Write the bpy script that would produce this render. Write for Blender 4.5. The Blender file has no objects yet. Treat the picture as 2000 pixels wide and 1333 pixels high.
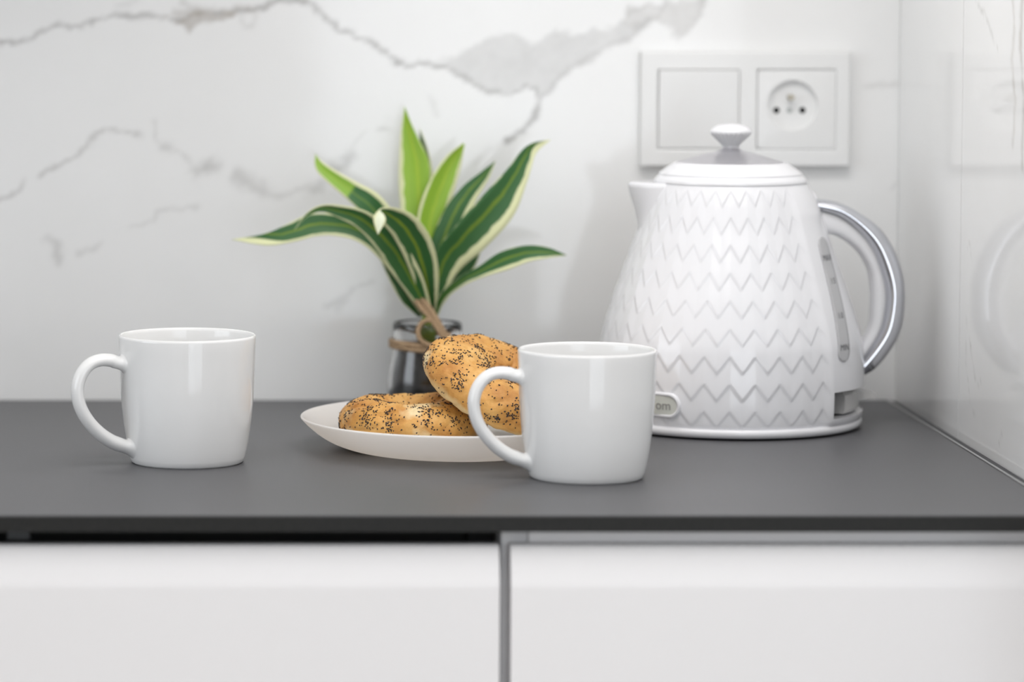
import bpy, bmesh, math, random
import numpy as np
from mathutils import Vector, Matrix, noise

# ------------------------------------------------------------------ camera, world, lights
scene = bpy.context.scene
COL = scene.collection
vs = scene.view_settings
vs.view_transform = 'Standard'
vs.look = 'None'
vs.gamma = 1.0
vs.use_curve_mapping = False
vs.exposure = -0.37
scene.cycles.use_denoising = True
scene.cycles.max_bounces = 10
scene.cycles.diffuse_bounces = 6
scene.cycles.glossy_bounces = 6
scene.cycles.transmission_bounces = 8
scene.cycles.sample_clamp_indirect = 6.0
scene.cycles.caustics_reflective = False
scene.cycles.caustics_refractive = False

PITCH = math.radians(3.5)
FPX = 6300.0
cam = bpy.data.cameras.new('camera')
cam_o = bpy.data.objects.new('camera', cam)
COL.objects.link(cam_o)
cam_o.location = (0, 0, 1.208)
cam_o.rotation_euler = (math.pi / 2 - PITCH, 0, 0)
cam.sensor_width = 36.0
cam.lens = FPX / 2000 * 36.0
cam.shift_x = (1000 - 470) / 2000
cam.shift_y = -(666.5 - FPX * math.tan(PITCH)) / 2000
cam.clip_start = 0.05
cam.dof.use_dof = True
cam.dof.focus_distance = 2.17
cam.dof.aperture_fstop = 3.7
scene.camera = cam_o

world = bpy.data.worlds.new('daylight')
scene.world = world
world.use_nodes = True
bg = world.node_tree.nodes['Background']
bg.inputs[0].default_value = (0.86, 0.93, 1.0, 1)
bg.inputs[1].default_value = 2.5


def area_light(name, loc, rot, sx, sy, power, color):
    l = bpy.data.lights.new(name, 'AREA')
    l.shape = 'RECTANGLE'
    l.size = sx
    l.size_y = sy
    l.energy = power
    l.color = color
    o = bpy.data.objects.new(name, l)
    o.location = loc
    o.rotation_euler = rot
    COL.objects.link(o)
    return o


# daylight through the side window on the left and the glazed balcony front behind the camera
area_light('side_window_daylight', (-2.17, 1.05, 1.50), (0, math.radians(-90), 0), 1.2, 1.5, 16, (0.93, 0.965, 1.0))
area_light('balcony_window_daylight', (0.98, -1.58, 1.22), (math.radians(90), 0, 0), 1.66, 2.2, 19, (0.95, 0.97, 1.0))
# ceiling light added for soft ambient light, out of view
area_light('ambient_fill_light', (0.40, 1.30, 2.42), (0, 0, 0), 1.5, 1.5, 31, (1.0, 0.975, 0.955))
# strip light under the wall cabinet
area_light('strip_light_glow', (0.28, 2.20, 1.452), (0, 0, 0), 0.42, 0.03, 1.3, (1.0, 0.98, 0.96))

VEIN_LINES = [
    ([(-0.1847, 1.1754), (-0.1729, 1.1754), (-0.1611, 1.1782), (-0.1512, 1.1837), (-0.1414, 1.1876), (-0.1257, 1.1884), (-0.1139, 1.1923), (-0.0923, 1.197), (-0.0628, 1.1951), (-0.0491, 1.1939)], 0.002, 0.34, 0.0),
    ([(-0.0628, 1.1951), (-0.0491, 1.1939), (-0.0275, 1.197), (-0.0079, 1.1994), (0.0118, 1.2009), (0.0216, 1.2049), (0.0294, 1.2076), (0.0412, 1.208), (0.053, 1.2049), (0.0628, 1.1982), (0.0746, 1.1864), (0.0904, 1.1774), (0.0982, 1.1766), (0.1061, 1.1707), (0.1218, 1.1609), (0.1297, 1.157), (0.1356, 1.1594), (0.1494, 1.157), (0.1557, 1.1578), (0.1651, 1.1531), (0.1769, 1.1472), (0.1868, 1.1373), (0.2025, 1.1373), (0.2202, 1.1428), (0.2273, 1.1393), (0.2297, 1.1295), (0.229, 1.1196), (0.2165, 1.1066), (0.2027, 1.0999)], 0.0022, 0.42, 0.1),
    ([(-0.051, 1.1994), (-0.0393, 1.1978), (-0.0196, 1.1994), (-0.0039, 1.2009), (0.0118, 1.2009)], 0.0032, 0.3, 0.6),
    ([(0.2301, 1.1314), (0.2352, 1.1366), (0.2438, 1.1472), (0.2673, 1.1648), (0.2868, 1.1758), (0.2986, 1.1798), (0.3142, 1.1904), (0.322, 1.2002), (0.3259, 1.208)], 0.0028, 0.26, 0.1),
    ([(0.2976, 1.2049), (0.2965, 1.1982), (0.3023, 1.2021), (0.311, 1.2049), (0.3212, 1.2025), (0.3181, 1.1923), (0.3025, 1.1837)], 0.002, 0.22, 0.2),
    ([(0.3553, 1.208), (0.3519, 1.1962), (0.3437, 1.1853), (0.3379, 1.1798), (0.3331, 1.1837)], 0.0024, 0.22, 0.2),
    ([(0.1533, 1.1601), (0.1768, 1.1719), (0.2004, 1.1813), (0.2114, 1.1813), (0.2232, 1.1727), (0.2416, 1.1837), (0.2514, 1.1829)], 0.0024, 0.1, 0.0),
    ([(-0.1852, 1.0546), (-0.1793, 1.0554), (-0.1694, 1.0597), (-0.1655, 1.0684)], 0.002, 0.3, 0.1),
    ([(-0.1544, 1.072), (-0.1489, 1.0775), (-0.1378, 1.083), (-0.126, 1.0881), (-0.1189, 1.0956), (-0.1102, 1.1051), (-0.1031, 1.1094), (-0.0925, 1.1074), (-0.0787, 1.1039)], 0.002, 0.28, 0.15),
    ([(-0.0669, 1.1157), (-0.0657, 1.1019), (-0.0598, 1.0948), (-0.0472, 1.0901), (-0.0354, 1.0802), (-0.0276, 1.0763)], 0.0016, 0.13, 0.1),
    ([(-0.0598, 1.0948), (-0.0551, 1.0933)], 0.0036, 0.22, 0.1),
    ([(-0.0335, 1.0751), (-0.0228, 1.0798)], 0.0059, 0.26, 0.1),
    ([(-0.002, 1.0735), (0.0079, 1.0664), (0.0177, 1.0617)], 0.0059, 0.2, 0.1),
    ([(0.0177, 1.0617), (0.0315, 1.0566), (0.0512, 1.0656)], 0.0024, 0.14, 0.1),
    ([(0.056, 1.0617), (0.0638, 1.0672)], 0.0059, 0.2, 0.1),
    ([(0.0701, 1.0763), (0.0866, 1.0885)], 0.0047, 0.24, 0.1),
    ([(0.0866, 1.0885), (0.0925, 1.1019), (0.0952, 1.1066)], 0.002, 0.1, 0.2),
    ([(0.1055, 1.1094), (0.1161, 1.1094)], 0.002, 0.2, 0.3),
    ([(-0.0848, 1.0348), (-0.0658, 1.038), (-0.0623, 1.0447), (-0.0532, 1.0475), (-0.0335, 1.0491)], 0.002, 0.15, 0.1),
    ([(-0.1499, 1.0257), (-0.1412, 1.0182), (-0.1389, 1.0072)], 0.0036, 0.18, 0.1),
    ([(-0.1231, 1.0127), (-0.1124, 1.0159), (-0.1065, 1.0202)], 0.002, 0.14, 0.1),
    ([(0.0652, 0.9715), (0.075, 0.9755), (0.0868, 0.9874), (0.1026, 0.9913)], 0.0024, 0.14, 0.1),
    ([(0.0731, 0.9695), (0.0809, 0.9786)], 0.0028, 0.1, 0.1),
    ([(0.4798, 1.1421), (0.5053, 1.1444)], 0.0028, 0.12, 0.2),
    ([(0.5004, 1.0625), (0.5027, 1.0664)], 0.0024, 0.12, 0.1),
    ([(-0.0962, 1.2041), (-0.0785, 1.208)], 0.0024, 0.1, 0.1),
    ([(0.0, 1.1943), (0.0039, 1.1864), (0.0098, 1.1876), (0.0118, 1.1943)], 0.002, 0.14, 0.2),
    ([(-0.0451, 1.208), (-0.0373, 1.2009), (-0.0334, 1.197)], 0.0024, 0.2, 0.4),
    ([(0.1436, 1.1334), (0.1495, 1.1236), (0.1519, 1.1185)], 0.002, 0.08, 0.1),
    ([(0.1812, 1.0822), (0.187, 1.0901), (0.2027, 1.0999)], 0.0024, 0.06, 0.3),
    ([(-0.4607, 1.0901), (-0.4052, 1.1255), (-0.354, 1.1373), (-0.2869, 1.1609), (-0.2318, 1.1707), (-0.1847, 1.1754)], 0.0024, 0.34, 0.1),
    ([(-0.4229, 0.9318), (-0.3751, 0.9755), (-0.3038, 1.0032), (-0.2563, 1.0388), (-0.2089, 1.0506), (-0.1852, 1.0546)], 0.002, 0.26, 0.1),
    ([(0.3553, 1.208), (0.3728, 1.2315), (0.4039, 1.255), (0.427, 1.2979), (0.4737, 1.3252)], 0.0032, 0.3, 0.2),
    ([(-0.0665, 1.3369), (-0.0196, 1.294), (0.0353, 1.2745), (0.0667, 1.2315), (0.0412, 1.208)], 0.0024, 0.3, 0.1),
]
VEIN_PATCHES = [
    ([(-0.0597, 1.1962), (-0.0491, 1.1947), (-0.0373, 1.1974), (-0.0196, 1.1986), (0.0, 1.2009), (-0.0059, 1.1951), (-0.0157, 1.1923), (-0.0275, 1.19), (-0.0385, 1.1829), (-0.044, 1.19)], 0.5, 0.75),
    ([(0.1533, 1.1578), (0.169, 1.168), (0.1886, 1.1782), (0.2023, 1.1821), (0.2121, 1.1813), (0.222, 1.1727), (0.2318, 1.1774), (0.2428, 1.1845), (0.2546, 1.1806), (0.2691, 1.186), (0.2789, 1.1837), (0.2953, 1.1923), (0.3142, 1.1904), (0.3025, 1.1798), (0.2868, 1.1758), (0.2633, 1.1629), (0.2438, 1.1472), (0.2352, 1.1334), (0.2301, 1.1314), (0.2273, 1.1393), (0.2202, 1.1432), (0.2025, 1.1381), (0.1888, 1.1366), (0.1789, 1.1468), (0.1651, 1.1539)], 0.27, 0.05),
    ([(0.2953, 1.1923), (0.2976, 1.2049), (0.311, 1.2056), (0.322, 1.2025), (0.3259, 1.208), (0.3565, 1.208), (0.3519, 1.1962), (0.3379, 1.1806), (0.3307, 1.1864), (0.3181, 1.1904), (0.3025, 1.1837)], 0.26, 0.3),
]
LEAVES = [
    ('lime', 10, [(0.1403, 2.405, 0.9746, 0.0027), (0.1354, 2.417, 1.016, 0.0065), (0.132, 2.427, 1.05, 0.0096), (0.1316, 2.435, 1.0805, 0.0104), (0.1267, 2.439, 1.1067, 0.005), (0.1239, 2.439, 1.1276, 0.0)]),
    ('dark', 60, [(0.1432, 2.415, 0.9775, 0.0019), (0.144, 2.433, 1.0341, 0.0046), (0.1428, 2.441, 1.0647, 0.0043), (0.14, 2.447, 1.0916, 0.0027), (0.1362, 2.45, 1.1101, 0.0)]),
    ('lime', -15, [(0.1422, 2.405, 0.9746, 0.0027), (0.1414, 2.413, 1.0163, 0.0069), (0.1432, 2.419, 1.0428, 0.0096), (0.1504, 2.425, 1.0656, 0.0092), (0.1598, 2.429, 1.0859, 0.0062), (0.1682, 2.429, 1.0998, 0.0008)]),
    ('dark', 20, [(0.143, 2.405, 0.9766, 0.0027), (0.1494, 2.407, 1.0168, 0.0073), (0.1592, 2.411, 1.0434, 0.0077), (0.1709, 2.415, 1.0623, 0.0061), (0.1825, 2.417, 1.0757, 0.0035), (0.1913, 2.417, 1.0876, 0.0)]),
    ('dark', -10, [(0.1441, 2.405, 0.9766, 0.0027), (0.1536, 2.399, 1.0116, 0.0095), (0.1723, 2.395, 1.0338, 0.0122), (0.1912, 2.395, 1.0552, 0.0122), (0.2052, 2.399, 1.0767, 0.008), (0.2163, 2.405, 1.0955, 0.0042), (0.2317, 2.411, 1.1036, 0.0)]),
    ('dark', 0, [(0.1427, 2.407, 0.9725, 0.0027), (0.1529, 2.411, 0.9933, 0.0065), (0.1693, 2.417, 1.0102, 0.0065), (0.183, 2.421, 1.0272, 0.0)]),
    ('dark', 15, [(0.1457, 2.405, 0.9715, 0.0015), (0.1515, 2.401, 0.9865, 0.0023), (0.164, 2.395, 0.9982, 0.003), (0.1788, 2.389, 1.0064, 0.0038), (0.1956, 2.385, 1.0147, 0.0061), (0.2124, 2.383, 1.0202, 0.0053), (0.2276, 2.383, 1.0209, 0.0034), (0.2419, 2.385, 1.0189, 0.0)]),
    ('fold', 10, [(0.1422, 2.399, 0.9752, 0.003), (0.1375, 2.385, 1.0033, 0.0083), (0.1308, 2.375, 1.025, 0.0102), (0.1217, 2.367, 1.0403, 0.0098), (0.1119, 2.36, 1.0487, 0.0075), (0.1056, 2.355, 1.0528, 0.0041), (0.1025, 2.352, 1.0534, 0.0019), (0.1012, 2.348, 1.0477, 0.0041), (0.1001, 2.347, 1.0369, 0.0)]),
    ('tip', -10, [(0.1391, 2.405, 0.9746, 0.0031), (0.1261, 2.399, 1.0097, 0.0072), (0.1113, 2.395, 1.0361, 0.0084), (0.0971, 2.393, 1.0553, 0.0084), (0.0845, 2.393, 1.0652, 0.0065), (0.0704, 2.395, 1.075, 0.0049), (0.0595, 2.399, 1.0839, 0.0034), (0.0557, 2.403, 1.0933, 0.0)]),
    ('dark', -20, [(0.1378, 2.401, 0.9742, 0.003), (0.1227, 2.393, 1.0026, 0.0061), (0.1046, 2.389, 1.0258, 0.0072), (0.0873, 2.385, 1.0368, 0.0064), (0.0682, 2.383, 1.0415, 0.0068), (0.053, 2.381, 1.0412, 0.0072), (0.0379, 2.379, 1.0361, 0.006), (0.0189, 2.379, 1.0311, 0.0038), (-0.0068, 2.381, 1.031, 0.0)]),
    ('dark', 15, [(0.1397, 2.395, 0.9756, 0.003), (0.1254, 2.385, 1.0033, 0.0079), (0.109, 2.377, 1.029, 0.0083), (0.0914, 2.373, 1.0452, 0.0064), (0.0754, 2.371, 1.0518, 0.0045), (0.0603, 2.369, 1.0549, 0.0023), (0.0489, 2.365, 1.0503, 0.0011), (0.0395, 2.363, 1.0395, 0.0)]),
    ('dark', 10, [(0.1365, 2.405, 0.9727, 0.0034), (0.1269, 2.399, 0.9875, 0.0069), (0.1153, 2.397, 1.0053, 0.0057), (0.101, 2.395, 1.0223, 0.0)]),
]
VEIN_LINES_RIGHT = [
    ([(2.2256, 1.208), (2.1944, 1.1976), (2.1742, 1.1856), (2.1559, 1.1739)], 0.0014, 0.16, 0.2),
    ([(2.1179, 1.208), (2.111, 1.188), (2.1196, 1.1677), (2.1054, 1.1413), (2.1121, 1.1142)], 0.0032, 0.2, 0.9),
    ([(2.0929, 1.208), (2.0952, 1.1782), (2.0847, 1.1419), (2.0862, 1.0988)], 0.0032, 0.3, 0.9),
    ([(2.2269, 0.9741), (2.2214, 0.9604), (2.2096, 0.9468), (2.1988, 0.946), (2.1869, 0.9509)], 0.0011, 0.2, 0.1),
    ([(2.2361, 0.9946), (2.2402, 0.9583), (2.2272, 0.9276), (2.2082, 0.9229)], 0.0011, 0.12, 0.1),
    ([(2.2387, 1.0373), (2.2342, 1.0412), (2.2257, 1.0312)], 0.0011, 0.14, 0.1),
    ([(2.1398, 0.9111), (2.1288, 0.9212)], 0.0011, 0.15, 0.1),
    ([(2.2986, 0.9518), (2.2947, 0.9412)], 0.0011, 0.12, 0.1),
]
HANDLE_INNER = [(0.0502, 0.1489), (0.0574, 0.1424), (0.0647, 0.1395), (0.0762, 0.1373), (0.0892, 0.1287), (0.0979, 0.1171), (0.1015, 0.1055), (0.1025, 0.0868), (0.1008, 0.0694), (0.0921, 0.0535), (0.0849, 0.0463), (0.0777, 0.0398)]
HANDLE_MIDDLE = [(0.048, 0.1597), (0.0647, 0.1564), (0.0791, 0.1518), (0.0921, 0.1417), (0.1022, 0.1287), (0.1087, 0.1128), (0.1123, 0.0983), (0.1121, 0.0853), (0.108, 0.068), (0.0979, 0.0521), (0.0863, 0.0391), (0.0777, 0.0321)]
HANDLE_OUTER = [(0.0488, 0.1639), (0.0618, 0.1644), (0.0791, 0.1615), (0.095, 0.1532), (0.1095, 0.1417), (0.1196, 0.1258), (0.1254, 0.1084), (0.1268, 0.0925), (0.1251, 0.0723), (0.1188, 0.0571), (0.1037, 0.0391), (0.0791, 0.0301)]

# ------------------------------------------------------------------ helpers
random.seed(7)


def link(o, parent=None):
    COL.objects.link(o)
    if parent is not None:
        o.parent = parent
    return o


def mesh_obj(name, verts, faces, mat, parent=None, smooth=True):
    me = bpy.data.meshes.new(name)
    me.from_pydata([tuple(v) for v in verts], [], [tuple(f) for f in faces])
    me.validate()
    me.update()
    if smooth:
        me.shade_smooth()
    if mat:
        me.materials.append(mat)
    return link(bpy.data.objects.new(name, me), parent)


def bm_obj(name, bm, mat, parent=None, smooth=False):
    me = bpy.data.meshes.new(name)
    bmesh.ops.recalc_face_normals(bm, faces=bm.faces)
    bm.to_mesh(me)
    bm.free()
    if smooth:
        me.shade_smooth()
    if mat:
        me.materials.append(mat)
    return link(bpy.data.objects.new(name, me), parent)


def box(name, x0, x1, y0, y1, z0, z1, mat, parent=None, bevel=0.0):
    bm = bmesh.new()
    vs_ = [bm.verts.new((x, y, z)) for x in (x0, x1) for y in (y0, y1) for z in (z0, z1)]
    for f in ((0, 1, 3, 2), (4, 6, 7, 5), (0, 4, 5, 1), (2, 3, 7, 6), (0, 2, 6, 4), (1, 5, 7, 3)):
        bm.faces.new([vs_[i] for i in f])
    if bevel:
        bmesh.ops.bevel(bm, geom=list(bm.edges), offset=bevel, segments=3, profile=0.6, affect='EDGES')
    return bm_obj(name, bm, mat, parent, smooth=False)


def thing(name, loc, label, cat, group=None, rotz=0.0):
    o = bpy.data.objects.new(name, None)
    o.empty_display_size = 0.02
    o.location = loc
    o.rotation_euler = (0, 0, rotz)
    link(o)
    o['label'] = label
    o['category'] = cat
    if group:
        o['group'] = group
    return o


def structure(o):
    o['kind'] = 'structure'
    return o


def revolve(profile, n=96, close_start=False, close_end=False):
    verts, faces = [], []
    m = len(profile)
    for r, z in profile:
        for i in range(n):
            a = 2 * math.pi * i / n
            verts.append((r * math.cos(a), r * math.sin(a), z))
    for j in range(m - 1):
        for i in range(n):
            k = (i + 1) % n
            faces.append((j * n + i, j * n + k, (j + 1) * n + k, (j + 1) * n + i))
    if close_start:
        faces.append(tuple(range(n - 1, -1, -1)))
    if close_end:
        faces.append(tuple((m - 1) * n + i for i in range(n)))
    return verts, faces


def catmull(pts, per=8):
    """Smooth curve through points of any dimension."""
    P = [np.array(p, float) for p in pts]
    P = [2 * P[0] - P[1]] + P + [2 * P[-1] - P[-2]]
    out = []
    for i in range(1, len(P) - 2):
        p0, p1, p2, p3 = P[i - 1], P[i], P[i + 1], P[i + 2]
        for s in range(per):
            t = s / per
            out.append(0.5 * (2 * p1 + (p2 - p0) * t + (2 * p0 - 5 * p1 + 4 * p2 - p3) * t * t
                              + (3 * p1 - p0 - 3 * p2 + p3) * t ** 3))
    out.append(P[-2])
    return out


def smooth_profile(pts, per=5):
    return [(max(0.0, float(p[0])), float(p[1])) for p in catmull(pts, per)]


def tube(path, radii, n=14, cap=True, flat=1.0):
    """Tube along a 3D path; flat scales the section along the second axis."""
    P = [Vector(p) for p in path]
    verts, faces = [], []
    T = []
    for i in range(len(P)):
        a = P[max(0, i - 1)]
        b = P[min(len(P) - 1, i + 1)]
        T.append((b - a).normalized())
    ref = Vector((0, 1, 0)) if abs(T[0].y) < 0.8 else Vector((1, 0, 0))
    u = (ref - T[0] * ref.dot(T[0])).normalized()
    for i, p in enumerate(P):
        u = (u - T[i] * u.dot(T[i])).normalized()
        w = T[i].cross(u)
        r = radii[i] if hasattr(radii, '__len__') else radii
        for k in range(n):
            a = 2 * math.pi * k / n
            verts.append(p + u * (r * flat * math.cos(a)) + w * (r * math.sin(a)))
    for i in range(len(P) - 1):
        for k in range(n):
            q = (k + 1) % n
            faces.append((i * n + k, i * n + q, (i + 1) * n + q, (i + 1) * n + k))
    if cap:
        faces.append(tuple(range(n - 1, -1, -1)))
        faces.append(tuple((len(P) - 1) * n + k for k in range(n)))
    return verts, faces


def prism(name, outline, x0, x1, mat, parent=None, bevel=0.0):
    """Outline in (y, z), extruded along x."""
    bm = bmesh.new()
    a = [bm.verts.new((x0, y, z)) for y, z in outline]
    b = [bm.verts.new((x1, y, z)) for y, z in outline]
    n = len(a)
    bm.faces.new(a)
    bm.faces.new(b[::-1])
    for i in range(n):
        bm.faces.new((a[i], b[i], b[(i + 1) % n], a[(i + 1) % n]))
    if bevel:
        bmesh.ops.bevel(bm, geom=list(bm.edges), offset=bevel, segments=3, profile=0.6, affect='EDGES')
    return bm_obj(name, bm, mat, parent)


def text_mesh(body, size):
    cu = bpy.data.curves.new('lettering', 'FONT')
    cu.body = body
    cu.size = size
    cu.align_x = 'CENTER'
    cu.align_y = 'CENTER'
    cu.resolution_u = 3
    ob = bpy.data.objects.new('lettering', cu)
    COL.objects.link(ob)
    bpy.context.view_layer.update()
    dg = bpy.context.evaluated_depsgraph_get()
    me = bpy.data.meshes.new_from_object(ob.evaluated_get(dg))
    v = [tuple(p.co) for p in me.vertices]
    f = [tuple(p.vertices) for p in me.polygons]
    bpy.data.objects.remove(ob)
    bpy.data.curves.remove(cu)
    bpy.data.meshes.remove(me)
    return v, f


# ------------------------------------------------------------------ materials
def principled(name, color, rough=0.5, metal=0.0, spec=0.5, coat=0.0, trans=0.0, ior=1.45):
    m = bpy.data.materials.new(name)
    m.use_nodes = True
    b = m.node_tree.nodes['Principled BSDF']
    b.inputs['Base Color'].default_value = (*color, 1)
    b.inputs['Roughness'].default_value = rough
    b.inputs['Metallic'].default_value = metal
    b.inputs['Specular IOR Level'].default_value = spec
    b.inputs['Coat Weight'].default_value = coat
    b.inputs['Coat Roughness'].default_value = 0.05
    b.inputs['Transmission Weight'].default_value = trans
    b.inputs['IOR'].default_value = ior
    return m


def nodes_of(m):
    return m.node_tree.nodes, m.node_tree.links, m.node_tree.nodes['Principled BSDF']


def add_noise_color(m, c1, c2, scale, detail=4, rough=0.55, lo=0.35, hi=0.65):
    N, L, b = nodes_of(m)
    tc = N.new('ShaderNodeTexCoord')
    nz = N.new('ShaderNodeTexNoise')
    nz.inputs['Scale'].default_value = scale
    nz.inputs['Detail'].default_value = detail
    nz.inputs['Roughness'].default_value = rough
    cr = N.new('ShaderNodeValToRGB')
    cr.color_ramp.elements[0].position = lo
    cr.color_ramp.elements[0].color = (*c1, 1)
    cr.color_ramp.elements[1].position = hi
    cr.color_ramp.elements[1].color = (*c2, 1)
    L.new(tc.outputs['Object'], nz.inputs['Vector'])
    L.new(nz.outputs['Fac'], cr.inputs['Fac'])
    L.new(cr.outputs['Color'], b.inputs['Base Color'])
    return tc, nz, cr


def add_bump(m, scale, strength, dist=0.001, detail=3):
    N, L, b = nodes_of(m)
    tc = N.new('ShaderNodeTexCoord')
    nz = N.new('ShaderNodeTexNoise')
    nz.inputs['Scale'].default_value = scale
    nz.inputs['Detail'].default_value = detail
    bp = N.new('ShaderNodeBump')
    bp.inputs['Strength'].default_value = strength
    bp.inputs['Distance'].default_value = dist
    L.new(tc.outputs['Object'], nz.inputs['Vector'])
    L.new(nz.outputs['Fac'], bp.inputs['Height'])
    L.new(bp.outputs['Normal'], b.inputs['Normal'])


M_paint = principled('wall_paint', (0.74, 0.70, 0.66), 0.8)
add_noise_color(M_paint, (0.72, 0.695, 0.67), (0.76, 0.735, 0.71), 6)
M_ceiling = principled('ceiling_paint', (0.85, 0.85, 0.84), 0.9)
add_noise_color(M_ceiling, (0.84, 0.84, 0.83), (0.87, 0.87, 0.86), 5)
M_floor = principled('floor_wood', (0.42, 0.30, 0.20), 0.45)
add_noise_color(M_floor, (0.36, 0.335, 0.31), (0.46, 0.43, 0.40), 8)

# marble-look porcelain: vein maps stored on the slab's vertices (R grey vein, G brown tint)
M_marble = principled('marble_tile', (0.8, 0.8, 0.8), 0.07, spec=0.5)
N, L, b = nodes_of(M_marble)
at = N.new('ShaderNodeAttribute')
at.attribute_name = 'vein'
sep = N.new('ShaderNodeSeparateColor')
L.new(at.outputs['Color'], sep.inputs['Color'])
tc = N.new('ShaderNodeTexCoord')
nz = N.new('ShaderNodeTexNoise')
nz.inputs['Scale'].default_value = 7
nz.inputs['Detail'].default_value = 5
L.new(tc.outputs['Object'], nz.inputs['Vector'])
base = N.new('ShaderNodeValToRGB')
base.color_ramp.elements[0].position = 0.3
base.color_ramp.elements[0].color = (0.80, 0.80, 0.795, 1)
base.color_ramp.elements[1].position = 0.7
base.color_ramp.elements[1].color = (0.84, 0.84, 0.836, 1)
L.new(nz.outputs['Fac'], base.inputs['Fac'])
vc = N.new('ShaderNodeMix')
vc.data_type = 'RGBA'
vc.inputs[6].default_value = (0.19, 0.185, 0.18, 1)
vc.inputs[7].default_value = (0.27, 0.215, 0.16, 1)
L.new(sep.outputs['Green'], vc.inputs[0])
mx = N.new('ShaderNodeMix')
mx.data_type = 'RGBA'
L.new(sep.outputs['Red'], mx.inputs[0])
L.new(base.outputs['Color'], mx.inputs[6])
L.new(vc.outputs[2], mx.inputs[7])
L.new(mx.outputs[2], b.inputs['Base Color'])

M_worktop = principled('worktop_laminate', (0.07, 0.07, 0.073), 0.42, spec=0.5)
add_noise_color(M_worktop, (0.078, 0.078, 0.083), (0.092, 0.092, 0.098), 900, detail=2)
M_core = principled('black_laminate_core', (0.022, 0.022, 0.021), 0.55, spec=0.3)
add_noise_color(M_core, (0.014, 0.014, 0.0135), (0.018, 0.018, 0.017), 300)
add_bump(M_worktop, 1400, 0.12, 0.0003)
M_front = principled('cabinet_lacquer', (0.80, 0.79, 0.795), 0.35)
add_noise_color(M_front, (0.795, 0.785, 0.79), (0.81, 0.80, 0.805), 3)
M_carcass = principled('carcass_board', (0.62, 0.62, 0.63), 0.5)
add_noise_color(M_carcass, (0.60, 0.60, 0.61), (0.64, 0.64, 0.65), 20)
M_black = principled('black_plastic_and_gap_shade', (0.006, 0.006, 0.006), 0.6)  # real plastic, and painted shade in the cabinet gap and pin holes
add_noise_color(M_black, (0.005, 0.005, 0.005), (0.008, 0.008, 0.008), 60)
M_silicone = principled('dark_silicone', (0.03, 0.03, 0.033), 0.5)
add_noise_color(M_silicone, (0.026, 0.026, 0.03), (0.036, 0.036, 0.04), 80)
M_alu = principled('aluminium', (0.62, 0.62, 0.62), 0.35, metal=1.0)
add_bump(M_alu, 500, 0.1, 0.0002)
M_porcelain = principled('white_porcelain', (0.77, 0.77, 0.765), 0.06, spec=0.5)
add_noise_color(M_porcelain, (0.765, 0.765, 0.76), (0.78, 0.78, 0.775), 15)
M_plate = principled('opal_glass', (0.80, 0.79, 0.785), 0.12, spec=0.5)
add_noise_color(M_plate, (0.92, 0.92, 0.925), (0.94, 0.94, 0.945), 15)
N, L, b = nodes_of(M_plate)      # thin opal glass: light soaks through the rim
tl = N.new('ShaderNodeBsdfTranslucent')
tl.inputs['Color'].default_value = (1.0, 0.97, 0.93, 1)
ms = N.new('ShaderNodeMixShader')
ms.inputs[0].default_value = 0.5
L.new(b.outputs['BSDF'], ms.inputs[1])
L.new(tl.outputs['BSDF'], ms.inputs[2])
L.new(ms.outputs['Shader'], N['Material Output'].inputs['Surface'])
M_kettle = principled('white_gloss_plastic', (0.735, 0.735, 0.76), 0.12, spec=0.5)
add_noise_color(M_kettle, (0.75, 0.75, 0.77), (0.76, 0.76, 0.78), 12)
M_chrome = principled('polished_chrome', (0.66, 0.67, 0.71), 0.06, metal=1.0)
add_bump(M_chrome, 20, 0.03, 0.0005)
M_lid = principled('satin_lid_metal', (0.56, 0.55, 0.58), 0.3, metal=0.7)
add_bump(M_lid, 60, 0.05, 0.0005)
M_gauge = principled('smoky_gauge', (0.40, 0.40, 0.41), 0.2)
add_noise_color(M_gauge, (0.47, 0.47, 0.48), (0.50, 0.50, 0.51), 30)
M_mark = principled('dark_print', (0.08, 0.08, 0.085), 0.5)
add_noise_color(M_mark, (0.07, 0.07, 0.075), (0.09, 0.09, 0.1), 100)
M_badge = principled('badge_cream', (0.62, 0.63, 0.58), 0.25)
add_noise_color(M_badge, (0.61, 0.62, 0.57), (0.64, 0.65, 0.60), 40)
M_badge_print = principled('badge_print', (0.36, 0.355, 0.345), 0.5)
add_noise_color(M_badge_print, (0.27, 0.265, 0.255), (0.30, 0.295, 0.28), 100)
M_clear = principled('milky_switch_plastic', (0.74, 0.73, 0.72), 0.25, trans=0.25)
add_noise_color(M_clear, (0.72, 0.71, 0.70), (0.76, 0.75, 0.74), 40)
M_socket = principled('white_socket_plastic', (0.82, 0.82, 0.815), 0.25)
add_noise_color(M_socket, (0.775, 0.775, 0.77), (0.79, 0.79, 0.785), 15)
M_pin = principled('earth_pin_metal', (0.48, 0.44, 0.36), 0.4, metal=0.8)
add_bump(M_pin, 200, 0.1, 0.0002)
M_glass = principled('clear_glass', (1, 1, 1), 0.0, trans=1.0, ior=1.45)
add_bump(M_glass, 30, 0.02, 0.0004)
M_soil = principled('dark_filling', (0.022, 0.021, 0.022), 0.55)
add_noise_color(M_soil, (0.012, 0.011, 0.012), (0.04, 0.037, 0.036), 220)
add_bump(M_soil, 260, 0.5, 0.001)
M_twine = principled('jute_twine', (0.40, 0.27, 0.16), 0.9)
N, L, b = nodes_of(M_twine)
tc = N.new('ShaderNodeTexCoord')
wv = N.new('ShaderNodeTexWave')
wv.wave_type = 'BANDS'
wv.bands_direction = 'DIAGONAL'
wv.inputs['Scale'].default_value = 330
wv.inputs['Distortion'].default_value = 3
cr = N.new('ShaderNodeValToRGB')
cr.color_ramp.elements[0].color = (0.24, 0.15, 0.08, 1)
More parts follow.
